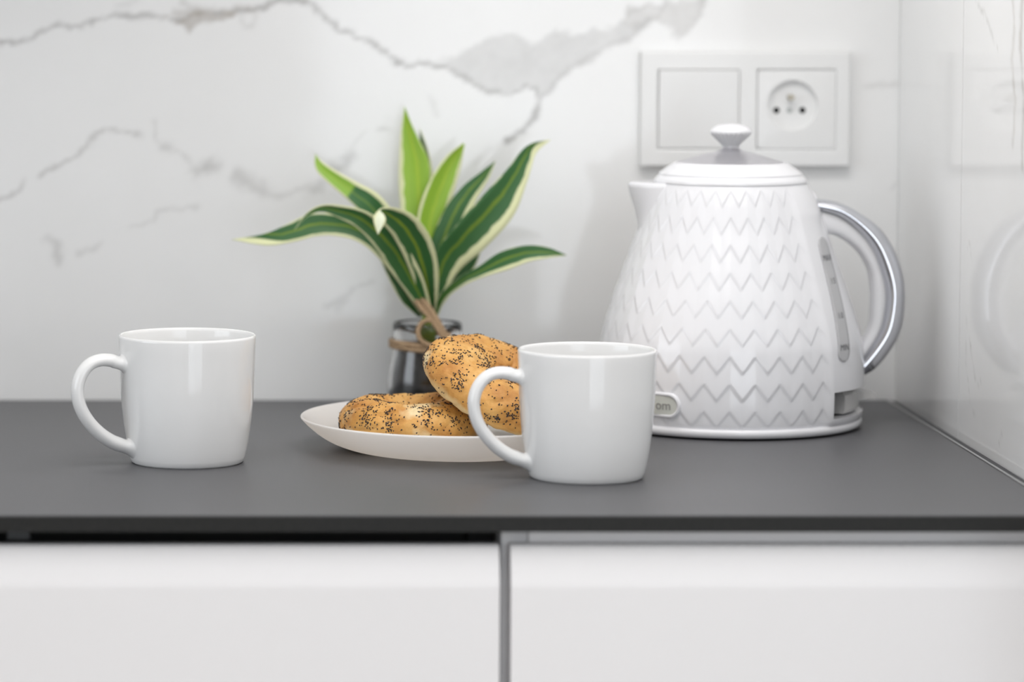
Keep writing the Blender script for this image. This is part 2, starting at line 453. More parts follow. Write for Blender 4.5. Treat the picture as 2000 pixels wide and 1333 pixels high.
cr.color_ramp.elements[1].color = (0.52, 0.37, 0.23, 1)
L.new(tc.outputs['Object'], wv.inputs['Vector'])
L.new(wv.outputs['Fac'], cr.inputs['Fac'])
L.new(cr.outputs['Color'], b.inputs['Base Color'])
bp = N.new('ShaderNodeBump')
bp.inputs['Strength'].default_value = 0.6
bp.inputs['Distance'].default_value = 0.0008
L.new(wv.outputs['Fac'], bp.inputs['Height'])
L.new(bp.outputs['Normal'], b.inputs['Normal'])
M_seed = principled('poppy_seed', (0.028, 0.026, 0.03), 0.6)
add_noise_color(M_seed, (0.015, 0.014, 0.016), (0.06, 0.052, 0.055), 900, detail=1)


def crust_material(name, seed):
    m = principled(name, (0.6, 0.35, 0.12), 0.55)
    N, L, b = nodes_of(m)
    tc = N.new('ShaderNodeTexCoord')
    mp = N.new('ShaderNodeMapping')
    mp.inputs['Location'].default_value = (seed, seed * 1.7, seed * 0.6)
    L.new(tc.outputs['Object'], mp.inputs['Vector'])

    def nse(scale, detail, rough=0.55):
        n = N.new('ShaderNodeTexNoise')
        n.inputs['Scale'].default_value = scale
        n.inputs['Detail'].default_value = detail
        n.inputs['Roughness'].default_value = rough
        L.new(mp.outputs['Vector'], n.inputs['Vector'])
        return n
    big = nse(38, 5, 0.62)
    cr = N.new('ShaderNodeValToRGB')
    e = cr.color_ramp.elements
    e[0].position = 0.28
    e[0].color = (0.42, 0.17, 0.035, 1)
    e[1].position = 0.72
    e[1].color = (0.74, 0.46, 0.165, 1)
    k = e.new(0.5)
    k.color = (0.62, 0.32, 0.08, 1)
    L.new(big.outputs['Fac'], cr.inputs['Fac'])
    pale = nse(26, 3, 0.5)
    mr = N.new('ShaderNodeMapRange')
    mr.inputs[1].default_value = 0.62
    mr.inputs[2].default_value = 0.70
    L.new(pale.outputs['Fac'], mr.inputs[0])
    mix = N.new('ShaderNodeMix')
    mix.data_type = 'RGBA'
    mix.inputs[7].default_value = (0.76, 0.60, 0.34, 1)
    L.new(mr.outputs[0], mix.inputs[0])
    L.new(cr.outputs['Color'], mix.inputs[6])
    # pale underside where the dough sat on the tray (stored on the vertices)
    at = N.new('ShaderNodeAttribute')
    at.attribute_name = 'underside'
    mix2 = N.new('ShaderNodeMix')
    mix2.data_type = 'RGBA'
    mix2.inputs[7].default_value = (0.74, 0.57, 0.30, 1)
    L.new(at.outputs['Fac'], mix2.inputs[0])
    L.new(mix.outputs[2], mix2.inputs[6])
    L.new(mix2.outputs[2], b.inputs['Base Color'])
    fine = nse(420, 4, 0.6)
    bp = N.new('ShaderNodeBump')
    bp.inputs['Strength'].default_value = 0.5
    bp.inputs['Distance'].default_value = 0.0008
    L.new(fine.outputs['Fac'], bp.inputs['Height'])
    L.new(bp.outputs['Normal'], b.inputs['Normal'])
    return m


def leaf_material(name, edge, side, mid, lime_from=None):
    """Cream margin, green blade, yellow-green midrib, laid out on the blade's own UV."""
    m = principled(name, side, 0.45)
    N, L, b = nodes_of(m)
    uv = N.new('ShaderNodeUVMap')
    uv.uv_map = 'blade'
    sp = N.new('ShaderNodeSeparateXYZ')
    L.new(uv.outputs['UV'], sp.inputs[0])
    tc = N.new('ShaderNodeTexCoord')
    nz = N.new('ShaderNodeTexNoise')
    nz.inputs['Scale'].default_value = 60
    nz.inputs['Detail'].default_value = 3
    L.new(tc.outputs['Object'], nz.inputs['Vector'])
    # across position, wobbled by noise
    ma = N.new('ShaderNodeMath')
    ma.operation = 'MULTIPLY_ADD'
    ma.inputs[1].default_value = 0.16
    L.new(nz.outputs['Fac'], ma.inputs[0])
    L.new(sp.outputs['X'], ma.inputs[2])
    sub = N.new('ShaderNodeMath')
    sub.operation = 'SUBTRACT'
    sub.inputs[1].default_value = 0.08
    L.new(ma.outputs[0], sub.inputs[0])
    def ramp(edge, side, mid):
        cr = N.new('ShaderNodeValToRGB')
        cr.color_ramp.interpolation = 'EASE'
        e = cr.color_ramp.elements
        e[0].position = 0.0
        e[0].color = (*edge, 1)
        e[1].position = 1.0
        e[1].color = (*edge, 1)
        for p, c in ((0.17, edge), (0.22, side), (0.46, side), (0.50, mid), (0.54, mid), (0.59, side), (0.87, side), (0.91, edge)):
            k = e.new(p)
            k.color = (*c, 1)
        L.new(sub.outputs[0], cr.inputs['Fac'])
        return cr.outputs['Color']
    col = ramp(edge, side, mid)
    if lime_from is not None:
        rp = N.new('ShaderNodeMapRange')
        rp.inputs[1].default_value = lime_from[0]
        rp.inputs[2].default_value = lime_from[0] + 0.02
        L.new(sp.outputs['Y'], rp.inputs[0])
        mixn = N.new('ShaderNodeMix')
        mixn.data_type = 'RGBA'
        L.new(rp.outputs[0], mixn.inputs[0])
        L.new(col, mixn.inputs[6])
        L.new(ramp(edge, *lime_from[1:]), mixn.inputs[7])
        col = mixn.outputs[2]
    # fine lengthwise streaks
    sc = N.new('ShaderNodeCombineXYZ')
    mu = N.new('ShaderNodeMath')
    mu.operation = 'MULTIPLY'
    mu.inputs[1].default_value = 26
    L.new(sp.outputs['X'], mu.inputs[0])
    L.new(mu.outputs[0], sc.inputs[0])
    L.new(sp.outputs['Y'], sc.inputs[1])
    st = N.new('ShaderNodeTexNoise')
    st.inputs['Scale'].default_value = 1.6
    L.new(sc.outputs[0], st.inputs['Vector'])
    hs = N.new('ShaderNodeHueSaturation')
    mr = N.new('ShaderNodeMapRange')
    mr.inputs[3].default_value = 0.75
    mr.inputs[4].default_value = 1.25
    L.new(st.outputs['Fac'], mr.inputs[0])
    L.new(mr.outputs[0], hs.inputs['Value'])
    L.new(col, hs.inputs['Color'])
    col = hs.outputs['Color']
    L.new(col, b.inputs['Base Color'])
    b.inputs['Subsurface Weight'].default_value = 0.0
    return m


CREAM = (0.66, 0.68, 0.40)
M_leaf = {
    'dark': leaf_material('leaf_dark_green', CREAM, (0.030, 0.115, 0.028), (0.15, 0.24, 0.02)),
    'lime': leaf_material('leaf_lime_backlit', CREAM, (0.24, 0.41, 0.03), (0.32, 0.46, 0.035)),  # yellow-green underside with the backlit glow put into its colour
    'fold': leaf_material('leaf_folded_cream_tip', CREAM, (0.030, 0.115, 0.028), (0.19, 0.28, 0.02), (0.735, (0.72, 0.76, 0.58), (0.72, 0.76, 0.58))),
    'tip': leaf_material('leaf_lime_tip', CREAM, (0.030, 0.12, 0.028), (0.10, 0.20, 0.03), (0.58, (0.22, 0.39, 0.035), (0.27, 0.43, 0.04))),
}

# ------------------------------------------------------------------ the room
CT = 0.90            # worktop height
WALL_Y = 2.478       # face of the marble slab behind the worktop
RIGHT_X = 0.506      # face of the marble tiles on the return wall


def vein_slab(name, u0, u1, v0, v1, step, lines, patches, place, parent, thick):
    """Porcelain slab with its own vein map. place(u, v, d) -> xyz, d = depth behind the face."""
    nu = int((u1 - u0) / step) + 1
    nv = int((v1 - v0) / step) + 1
    us = np.linspace(u0, u1, nu)
    vs2 = np.linspace(v0, v1, nv)
    U, V = np.meshgrid(us, vs2)
    # domain wobble so that the veins fray naturally
    du = np.zeros_like(U)
    dv = np.zeros_like(U)
    br = np.zeros_like(U)
    for j in range(nv):
        for i in range(nu):
            p = Vector((U[j, i] * 55, V[j, i] * 55, 3.1))
            q = Vector((U[j, i] * 190, V[j, i] * 190, 8.7))
            n1 = noise.noise_vector(p)
            n2 = noise.noise_vector(q)
            du[j, i] = n1.x * 0.0030 + n2.x * 0.0022
            dv[j, i] = n1.y * 0.0030 + n2.y * 0.0022
            br[j, i] = n1.z * 0.6 + n2.z * 0.4
    A = U + du
    B = V + dv
    grey = np.zeros_like(U)
    brown = np.zeros_like(U)
    for pts, w, inten, bw in lines:
        d = np.full_like(U, 9.0)
        for (x0, y0), (x1, y1) in zip(pts[:-1], pts[1:]):
            ex, ey = x1 - x0, y1 - y0
            t = np.clip(((A - x0) * ex + (B - y0) * ey) / (ex * ex + ey * ey + 1e-12), 0, 1)
            d = np.minimum(d, np.hypot(A - x0 - t * ex, B - y0 - t * ey))
        wl = w * (0.9 + 0.7 * np.clip(br, -0.8, 0.8))
        m = inten * 1.35 * np.exp(-(d / wl) ** 2) * (1.0 + 0.5 * br)
        brown = np.where(m > grey, bw, brown)
        grey = np.maximum(grey, m)
    for pts, inten, bw in patches:
        inside = np.zeros(U.shape, bool)
        d = np.full_like(U, 9.0)
        n = len(pts)
        for k in range(n):
            x0, y0 = pts[k]
            x1, y1 = pts[(k + 1) % n]
            cond = ((y0 > B) != (y1 > B)) & (A < (x1 - x0) * (B - y0) / (y1 - y0 + 1e-12) + x0)
            inside ^= cond
            ex, ey = x1 - x0, y1 - y0
            t = np.clip(((A - x0) * ex + (B - y0) * ey) / (ex * ex + ey * ey + 1e-12), 0, 1)
            d = np.minimum(d, np.hypot(A - x0 - t * ex, B - y0 - t * ey))
        sd = np.where(inside, d, -d)
        m = inten * np.clip(sd / 0.003 + 0.5, 0, 1) * (1.0 + 0.35 * br)
        brown = np.where(m > grey * 0.8, bw, brown)
        grey = np.maximum(grey, m) + 0.35 * np.minimum(grey, m)
    verts = [place(U[j, i], V[j, i], 0.0) for j in range(nv) for i in range(nu)]
    faces = [(j * nu + i, j * nu + i + 1, (j + 1) * nu + i + 1, (j + 1) * nu + i) for j in range(nv - 1) for i in range(nu - 1)]
    k = len(verts)
    verts += [place(u, v, thick) for u, v in ((u0, v0), (u1, v0), (u1, v1), (u0, v1))]
    c = [0, nu - 1, nv * nu - 1, (nv - 1) * nu]
    for a, bb in ((0, 1), (1, 2), (2, 3), (3, 0)):
        faces.append((c[bb], c[a], k + a, k + bb))
    faces.append((k + 3, k + 2, k + 1, k))
    o = mesh_obj(name, verts, faces, M_marble, parent, smooth=False)
    ca = o.data.color_attributes.new('vein', 'FLOAT_COLOR', 'POINT')
    colr = np.zeros((len(verts), 4), np.float32)
    colr[:nu * nv, 0] = np.clip(grey, 0, 1).ravel()
    colr[:nu * nv, 1] = np.clip(brown, 0, 1).ravel()
    colr[:, 3] = 1
    ca.data.foreach_set('color', colr.ravel())
    return o


floor = structure(box('floor', -2.3, 2.0, -1.7, 2.7, -0.05, 0.0, M_floor))
ceiling = structure(box('ceiling', -2.3, 2.0, -1.7, 2.7, 2.5, 2.55, M_ceiling))
wall_back = structure(box('wall_back', -2.3, 2.0, WALL_Y + 0.01, 2.62, 0.0, 2.5, M_paint))
bm = bmesh.new()
for y0, y1, z0, z1 in ((-1.7, 0.25, 0, 2.5), (1.85, WALL_Y + 0.01, 0, 2.5), (0.25, 1.85, 2.15, 2.5), (0.25, 1.85, 0, 0.85)):
    q = [bm.verts.new((x, y, z)) for x in (-2.3, -2.2) for y in (y0, y1) for z in (z0, z1)]
    for f in ((0, 1, 3, 2), (4, 6, 7, 5), (0, 4, 5, 1), (2, 3, 7, 6), (0, 2, 6, 4), (1, 5, 7, 3)):
        bm.faces.new([q[i] for i in f])
structure(bm_obj('wall_left', bm, M_paint))
win2 = structure(bpy.data.objects.new('window_2', None))
win2.location = (-2.25, 1.05, 0.85)
link(win2)
for y0, y1, z0, z1 in ((-0.8, -0.75, 0, 1.3), (0.75, 0.8, 0, 1.3), (-0.75, 0.75, 0, 0.05), (-0.75, 0.75, 1.25, 1.3), (-0.03, 0.03, 0.05, 1.25)):
    box('window_frame', -0.03, 0.03, y0, y1, z0, z1, M_front, win2, 0.004)
wall_far = structure(box('wall_far_right', 1.9, 2.0, -1.7, WALL_Y + 0.01, 0.0, 2.5, M_paint))
wall_right = structure(box('wall_right', RIGHT_X + 0.01, 0.66, 1.70, WALL_Y + 0.01, 0.0, 2.5, M_paint))
# wall behind the camera, with the opening of the balcony window
bm = bmesh.new()
for x0, x1, z0, z1 in ((-2.3, 0.12, 0, 2.5), (1.84, 2.0, 0, 2.5), (0.12, 1.84, 2.35, 2.5), (0.12, 1.84, 0, 0.10)):
    q = [bm.verts.new((x, y, z)) for x in (x0, x1) for y in (-1.7, -1.6) for z in (z0, z1)]
    for f in ((0, 1, 3, 2), (4, 6, 7, 5), (0, 4, 5, 1), (2, 3, 7, 6), (0, 2, 6, 4), (1, 5, 7, 3)):
        bm.faces.new([q[i] for i in f])
structure(bm_obj('wall_front', bm, M_paint))
win = thing('window_1', (0.98, -1.65, 0.10), 'white framed balcony window behind the viewer', 'window')
del win['category']
del win['label']
structure(win)
for x0, x1, z0, z1 in ((-0.86, -0.82, 0, 2.25), (0.82, 0.86, 0, 2.25), (-0.82, 0.82, 0, 0.05), (-0.82, 0.82, 2.2, 2.25), (-0.03, 0.03, 0.05, 2.2)):
    box('window_frame', x0, x1, -0.03, 0.03, z0, z1, M_front, win, 0.004)

vein_slab('tile', -0.62, RIGHT_X - 0.0001, CT - 0.012, 1.45, 0.0024, VEIN_LINES, VEIN_PATCHES,
          lambda u, v, d: (u, WALL_Y + d, v), wall_back, 0.0098)
SEAM_Y = 2.261
vein_slab('tile', SEAM_Y + 0.0006, WALL_Y - 0.0004, CT - 0.012, 1.45, 0.0035, VEIN_LINES_RIGHT, [],
          lambda u, v, d: (RIGHT_X + d, u, v), wall_right, 0.0098)
vein_slab('tile', 1.70, SEAM_Y - 0.0006, CT - 0.012, 1.45, 0.0035, VEIN_LINES_RIGHT, [],
          lambda u, v, d: (RIGHT_X + d, u, v), wall_right, 0.0098)

# sealing joint and metal edge strip where the worktop meets the return wall
trim = structure(box('trim_1', 0.4968, 0.4986, 1.917, WALL_Y - 0.006, CT - 0.009, CT + 0.0006, M_alu))
trim2 = structure(box('trim_2', 0.4987, RIGHT_X - 0.0002, 1.917, WALL_Y - 0.0002, CT - 0.0095, CT - 0.0015, M_silicone))
trim3 = structure(box('trim_3', -0.62, 0.4966, WALL_Y - 0.0055, WALL_Y - 0.0002, CT - 0.0095, CT - 0.001, M_silicone))

# ------------------------------------------------------------------ worktop and cabinets
wt = thing('worktop', (0.0, 1.915, CT - 0.0102), 'thin matt dark grey worktop running along the marble wall', 'worktop')
box('core_board', -0.62, 0.4966, 0.0, WALL_Y - 0.0057 - 1.915, 0.0, 0.0092, M_core, wt, 0.0004)
box('top_laminate', -0.62, 0.4966, 0.0002, WALL_Y - 0.0057 - 1.915, 0.0092, 0.0102, M_worktop, wt, 0.0003)


def drawer_front(x0, x1, parent, oy):
    pr = [(1.918, 0.10), (1.918, 0.856), (1.9184, 0.8585), (1.9200, 0.8655), (1.9228, 0.8748), (1.9243, 0.8790),
          (1.9258, 0.8806), (1.9345, 0.8806), (1.9345, 0.10)]
    o = prism('drawer_front', [(y - oy, z) for y, z in pr], x0, x1, M_front, parent, 0.0009)
    return o


bc = thing('base_cabinet', (0.33, 2.2, 0.0), 'white base cabinet under the kettle with a pale rail above its front', 'cabinet', 'white base cabinets')
ox, oy = 0.33, 2.2
drawer_front(0.1624 - ox, 0.4985 - ox, bc, oy)
box('side_panel', 0.1575 - ox, 0.1735 - ox, 1.9350 - oy, 2.46 - oy, 0.10, CT - 0.0104, M_carcass, bc, 0.0005)
box('side_panel', 0.483 - ox, 0.4985 - ox, 1.9350 - oy, 2.46 - oy, 0.10, CT - 0.0104, M_carcass, bc, 0.0005)
box('top_rail', 0.174 - ox, 0.4825 - ox, 1.9350 - oy, 1.957 - oy, 0.815, CT - 0.0106, M_front, bc, 0.0005)
box('bottom_panel', 0.174 - ox, 0.4825 - ox, 1.9350 - oy, 2.46 - oy, 0.10, 0.116, M_carcass, bc)
box('plinth', 0.1575 - ox, 0.4985 - ox, 1.98 - oy, 1.996 - oy, 0.0, 0.0995, M_front, bc)

bl = thing('base_cabinet', (-0.23, 2.2, 0.0), 'white base cabinet left of centre with a black gap above its front', 'cabinet', 'white base cabinets')
ox = -0.23
drawer_front(-0.60 - ox, 0.1556 - ox, bl, oy)
box('side_panel', 0.1405 - ox, 0.1565 - ox, 1.975 - oy, 2.46 - oy, 0.10, CT - 0.0104, M_black, bl)  # left carcass sides painted black for the dark of the open gap
box('side_panel', -0.60 - ox, -0.584 - ox, 1.975 - oy, 2.46 - oy, 0.10, CT - 0.0104, M_black, bl)
box('gap_dark_panel', -0.584 - ox, 0.1405 - ox, 1.985 - oy, 1.995 - oy, 0.78, CT - 0.0104, M_black, bl)  # black panel painting the shade of the open recess, no rail here
box('bottom_panel', -0.584 - ox, 0.1405 - ox, 1.975 - oy, 2.46 - oy, 0.10, 0.116, M_carcass, bl)
box('plinth', -0.60 - ox, 0.1565 - ox, 1.98 - oy, 1.996 - oy, 0.0, 0.0995, M_front, bl)
bm = bmesh.new()
q = [bm.verts.new((x - ox, y - oy, z)) for y in (1.950, 1.962) for x, z in ((-0.1425, 0.8795), (-0.1285, 0.8795), (-0.1300, 0.8890), (-0.1415, 0.8890))]
for f in ((0, 1, 2, 3), (7, 6, 5, 4), (0, 4, 5, 1), (1, 5, 6, 2), (2, 6, 7, 3), (3, 7, 4, 0)):
    bm.faces.new([q[i] for i in f])
bm_obj('mounting_bracket', bm, principled('bracket_grey', (0.14, 0.145, 0.15), 0.4), bl)

# wall cabinet with the strip light, above the frame
wc = thing('wall_cabinet', (-0.05, 2.30, 1.47), 'white wall cabinet above the marble backsplash', 'cabinet')
box('body', -0.55, 0.55, -0.16, 0.175, 0.0, 0.72, M_front, wc, 0.001)
box('door', -0.55, -0.002, -0.18, -0.161, 0.0, 0.72, M_front, wc, 0.001)
box('door', 0.002, 0.55, -0.18, -0.161, 0.0, 0.72, M_front, wc, 0.001)
sl = thing('strip_light', (0.28, 2.20, 1.458), 'slim strip light under the wall cabinet', 'lamp')
box('housing', -0.215, 0.215, -0.02, 0.02, 0.0, 0.0115, M_alu, sl, 0.001)
cl = thing('ambient_fill_panel', (0.40, 1.30, 2.44), 'square ceiling panel added for soft ambient light', 'lamp')  # unseen housing of the added ambient light
box('housing', -0.77, 0.77, -0.77, 0.77, 0.0, 0.058, M_front, cl, 0.004)

# ------------------------------------------------------------------ mugs
MUG_OUT = [(0.0, 0.0012), (0.0345, 0.0012), (0.0352, 0.0), (0.0365, 0.0), (0.0378, 0.0012), (0.0388, 0.0045), (0.0400, 0.010),
           (0.0414, 0.018), (0.0428, 0.028), (0.0440, 0.040), (0.0447, 0.052), (0.0451, 0.064), (0.0455, 0.076), (0.0458, 0.0835),
           (0.0457, 0.0848), (0.0449, 0.0855), (0.0441, 0.0848), (0.0437, 0.0830), (0.0433, 0.074), (0.0425, 0.055), (0.0412, 0.035),
           (0.0395, 0.020), (0.0372, 0.010), (0.033, 0.0055), (0.022, 0.0045), (0.0, 0.0045)]
# handle centre line in the mug's side plane: distance from the axis, height, thickness
MUG_HANDLE = [(0.0508, 0.0690, 0.0044), (0.0535, 0.0700, 0.0043), (0.0605, 0.0705, 0.0041), (0.0675, 0.0683, 0.0040),
              (0.0730, 0.0628, 0.0040), (0.0762, 0.0550, 0.0040), (0.0764, 0.0465, 0.0040), (0.0738, 0.0378, 0.0041),
              (0.0685, 0.0293, 0.0042), (0.0612, 0.0217, 0.0044), (0.0538, 0.0164, 0.0046), (0.0482, 0.0138, 0.0048)]
MUG_ROOTS = [(0.0453, 0.0676), (0.0402, 0.0108)]     # where the centre line meets the cup wall


def make_mug(loc, label, ang, s):
    t = thing('mug', loc, label, 'mug', 'white porcelain mugs')
    v, f = revolve([(r * s, z * s) for r, z in MUG_OUT], 128)
    mesh_obj('cup_body', v, f, M_porcelain, t)
    cl_ = catmull(MUG_HANDLE, 6)
    d = Vector((-math.cos(ang), -math.sin(ang), 0))
    path = [d * (p[0] * s) + Vector((0, 0, p[1] * s)) for p in cl_]
    nseg = 28
    v, f = tube(path, [p[2] * s for p in cl_], nseg, cap=False, flat=1.35)
    # spread the two ends on to the wall of the cup
    prof_z = [z * s for r, z in MUG_OUT[4:14]]
    prof_r = [r * s for r, z in MUG_OUT[4:14]]

    def settle(p):
        r = float(np.interp(p.z, prof_z, prof_r)) - 0.0002 * s
        h = Vector((p.x, p.y, 0)).normalized() * r
        return Vector((h.x, h.y, max(p.z, 0.0016 * s)))
    # concave fillets that run out tangentially on the cup wall
    for end, (rr, rz) in ((0, MUG_ROOTS[0]), (len(path) - 1, MUG_ROOTS[1])):
        c0 = path[end]
        cs = d * (rr * s) + Vector((0, 0, rz * s))
        prev = [end * nseg + k for k in range(nseg)]
        start = [v[k].copy() for k in prev]
        STEPS = 9
        for st in range(1, STEPS + 1):
            t_ = st / STEPS
            row = []
            for k in range(nseg):
                off = start[k] - c0
                pc = settle(cs + off * 1.02)
                pe = settle(cs + off * 1.85)
                q = start[k] * (1 - t_) ** 2 + pc * (2 * t_ * (1 - t_)) + pe * t_ ** 2
                row.append(len(v))
                v.append(q)
            for k in range(nseg):
                k2 = (k + 1) % nseg
                quad = (prev[k], prev[k2], row[k2], row[k])
                f.append(quad if end else quad[::-1])
            prev = row
    mesh_obj('handle', v, f, M_porcelain, t)
    return t


make_mug((-0.0356, 2.1404, CT), 'white mug standing alone at the left end of the worktop', math.radians(20), 1.0)
make_mug((0.2235, 2.0709, CT), 'white mug standing in front of the plate of bagels and the kettle', math.radians(9), 0.975)

# ------------------------------------------------------------------ plate
PLATE = (0.1478, 2.2020, CT)
pl_prof = [(0.0, 0.0008), (0.056, 0.0008), (0.060, 0.0), (0.066, 0.0003), (0.076, 0.0022), (0.086, 0.0058), (0.094, 0.0104), (0.101, 0.0160),
           (0.1060, 0.0210), (0.1067, 0.0222), (0.1060, 0.0229), (0.1048, 0.0222), (0.099, 0.0172), (0.092, 0.0122), (0.084, 0.0080), (0.074, 0.0048), (0.062, 0.0034), (0.0, 0.0030)]
v, f = revolve(smooth_profile(pl_prof, 3), 160)
plate = mesh_obj('plate', v, f, M_plate)
plate.location = PLATE
plate['label'] = 'shallow white plate holding the two poppy seed bagels'
plate['category'] = 'plate'


# ------------------------------------------------------------------ bagels
def make_bagel(name, label, loc, rot, ring, mh, mv, seed, nseeds, squash, clump):
    t = thing(name, loc, label, 'bagel', 'poppy seed bagels')
    t.rotation_mode = 'QUATERNION'
    t.rotation_quaternion = rot
    rnd = random.Random(seed)
    NU, NV = 150, 64

    def surf(a, bb):
        ca, sa = math.cos(a), math.sin(a)
        big = noise.noise(Vector((ca * 1.3 + seed, sa * 1.3, 0.4)))
        wob = noise.noise(Vector((ca * 2.6 + seed, sa * 2.6, 1.7 + math.sin(bb) * 1.2)))
        R = ring * (1 + 0.05 * big)
        h = mh * (1 + 0.10 * big + 0.05 * wob)
        vv = mv * (1 + 0.13 * noise.noise(Vector((ca * 1.5, sa * 1.5, seed + 5.0))) + 0.05 * wob)
        cb, sb = math.cos(bb), math.sin(bb)
        x = R + h * math.copysign(abs(cb) ** 0.92, cb)
        z = vv * sb
        if sb < 0:
            z = -vv * (1 - (1 - abs(sb)) ** 1.5) * squash
        p = Vector((x * ca, x * sa, z))
        f1 = noise.noise(p * 95 + Vector((seed, 0, 0)))
        f2 = noise.noise(p * 240 + Vector((0, seed, 0)))
        cr_ = abs(noise.noise(p * 60 + Vector((3, seed, 9))))
        crease = -0.0016 * max(0.0, 1 - cr_ / 0.10)
        n = Vector((ca * cb, sa * cb, sb))
        return p + n * (0.0011 * f1 + 0.0004 * f2 + crease), n
    verts, under = [], []
    for i in range(NU):
        for j in range(NV):
            a, bb = 2 * math.pi * i / NU, 2 * math.pi * j / NV
            p, n = surf(a, bb)
            verts.append(p)
            k = max(0.0, min(1.0, (-math.sin(bb) - 0.25 + 0.45 * noise.noise(p * 70)) / 0.3))
            under.append(k)
    faces = [(i * NV + j, ((i + 1) % NU) * NV + j, ((i + 1) % NU) * NV + (j + 1) % NV, i * NV + (j + 1) % NV)
             for i in range(NU) for j in range(NV)]
    crust = mesh_obj('crust', verts, faces, crust_material('bagel_crust', seed), t)
    ua = crust.data.attributes.new('underside', 'FLOAT', 'POINT')
    ua.data.foreach_set('value', under)
    # poppy seeds: tiny kidney-like grains pressed into the crust
    sv, sf = [], []
    base_v = [(1, 0, 0), (-1, 0, 0), (0, 0.8, 0), (0, -0.8, 0), (0, 0, 0.7), (0, 0, -0.7)]
    base_f = [(0, 2, 4), (2, 1, 4), (1, 3, 4), (3, 0, 4), (2, 0, 5), (1, 2, 5), (3, 1, 5), (0, 3, 5)]
    placed = 0
    tries = 0
    while placed < nseeds and tries < nseeds * 40:
        tries += 1
        a, bb = rnd.uniform(0, 2 * math.pi), rnd.uniform(-0.55, math.pi + 0.3)
        p, n = surf(a, bb)
        if rnd.random() > (math.hypot(p.x, p.y) / (ring + mh)):
            continue
        c1 = noise.noise(p * clump + Vector((seed * 3.3, 1, 2)))
        c2 = noise.noise(p * 210 + Vector((seed, 4, 7)))
        w = 0.06 + max(0.0, c1 * 1.7 + c2 * 1.1 - 0.08)
        if math.sin(bb) < 0:
            w *= max(0.0, 1 + math.sin(bb) * 2.2)
        if rnd.random() > min(1.0, w):
            continue
        e1 = n.orthogonal().normalized()
        e2 = n.cross(e1)
        th = rnd.uniform(0, 6.28)
        d1 = e1 * math.cos(th) + e2 * math.sin(th)
        d2 = n.cross(d1)
        s = rnd.uniform(0.0005, 0.00076)
        k = len(sv)
        c = p + n * s * 0.3
        for bx, by, bz in base_v:
            sv.append(c + d1 * (bx * s * 1.15) + d2 * (by * s) + n * (bz * s))
        for q in base_f:
            sf.append(tuple(k + i for i in q))
        placed += 1
    so = mesh_obj('poppy_seeds', sv, sf, M_seed, t)
    so['kind'] = 'stuff'
    return t


from mathutils import Quaternion
make_bagel('bagel', 'poppy seed bagel lying flat on the left of the plate', (0.1185, 2.2080, CT + 0.0178),
           Quaternion((0, 0, 1), 0.4), 0.0315, 0.0205, 0.0165, 11, 1900, 0.80, 75)
nrm = Vector((0.385, -0.2406, 0.891)).normalized()
make_bagel('bagel', 'poppy seed bagel leaning on the other bagel, behind the mug handle', (0.1815, 2.2005, CT + 0.0416),
           Vector((0, 0, 1)).rotation_difference(nrm), 0.0360, 0.0243, 0.0165, 4, 2000, 0.80, 110)

# ------------------------------------------------------------------ plant in a jar
JAR = Vector((0.1400, 2.4080, CT))
pot = thing('potted_plant', JAR, 'variegated green plant in a small glass jar tied with twine', 'plant')
jar_prof = [(0.0, 0.0), (0.0255, 0.0), (0.0282, 0.0022), (0.0294, 0.008), (0.0296, 0.020), (0.0286, 0.031), (0.0262, 0.042), (0.0250, 0.049),
            (0.0251, 0.053), (0.0259, 0.057), (0.0262, 0.062), (0.0258, 0.0658), (0.0248, 0.0668), (0.0239, 0.0655), (0.0236, 0.058), (0.0232, 0.050),
            (0.0244, 0.042), (0.0266, 0.031), (0.0275, 0.020), (0.0272, 0.009), (0.0250, 0.005), (0.0, 0.004)]
v, f = revolve(jar_prof, 72)
jar = mesh_obj('jar', v, f, M_glass, pot)
fill = [(0.0, 0.0046), (0.0242, 0.0056), (0.0264, 0.0095), (0.0267, 0.020), (0.0258, 0.031), (0.0236, 0.042), (0.0228, 0.0455), (0.0190, 0.0475), (0.0, 0.048)]
v, f = revolve(fill, 60)
fo = mesh_obj('filling', v, f, M_soil, jar)
# stem bundle between filling and leaves
v, f = tube([(0.0, 0, 0.042), (0.0008, 0, 0.064), (0.0012, 0, 0.08)], [0.0062, 0.0058, 0.0050], 14)
mesh_obj('stem', v, f, principled('stem_green', (0.20, 0.30, 0.03), 0.5), pot)


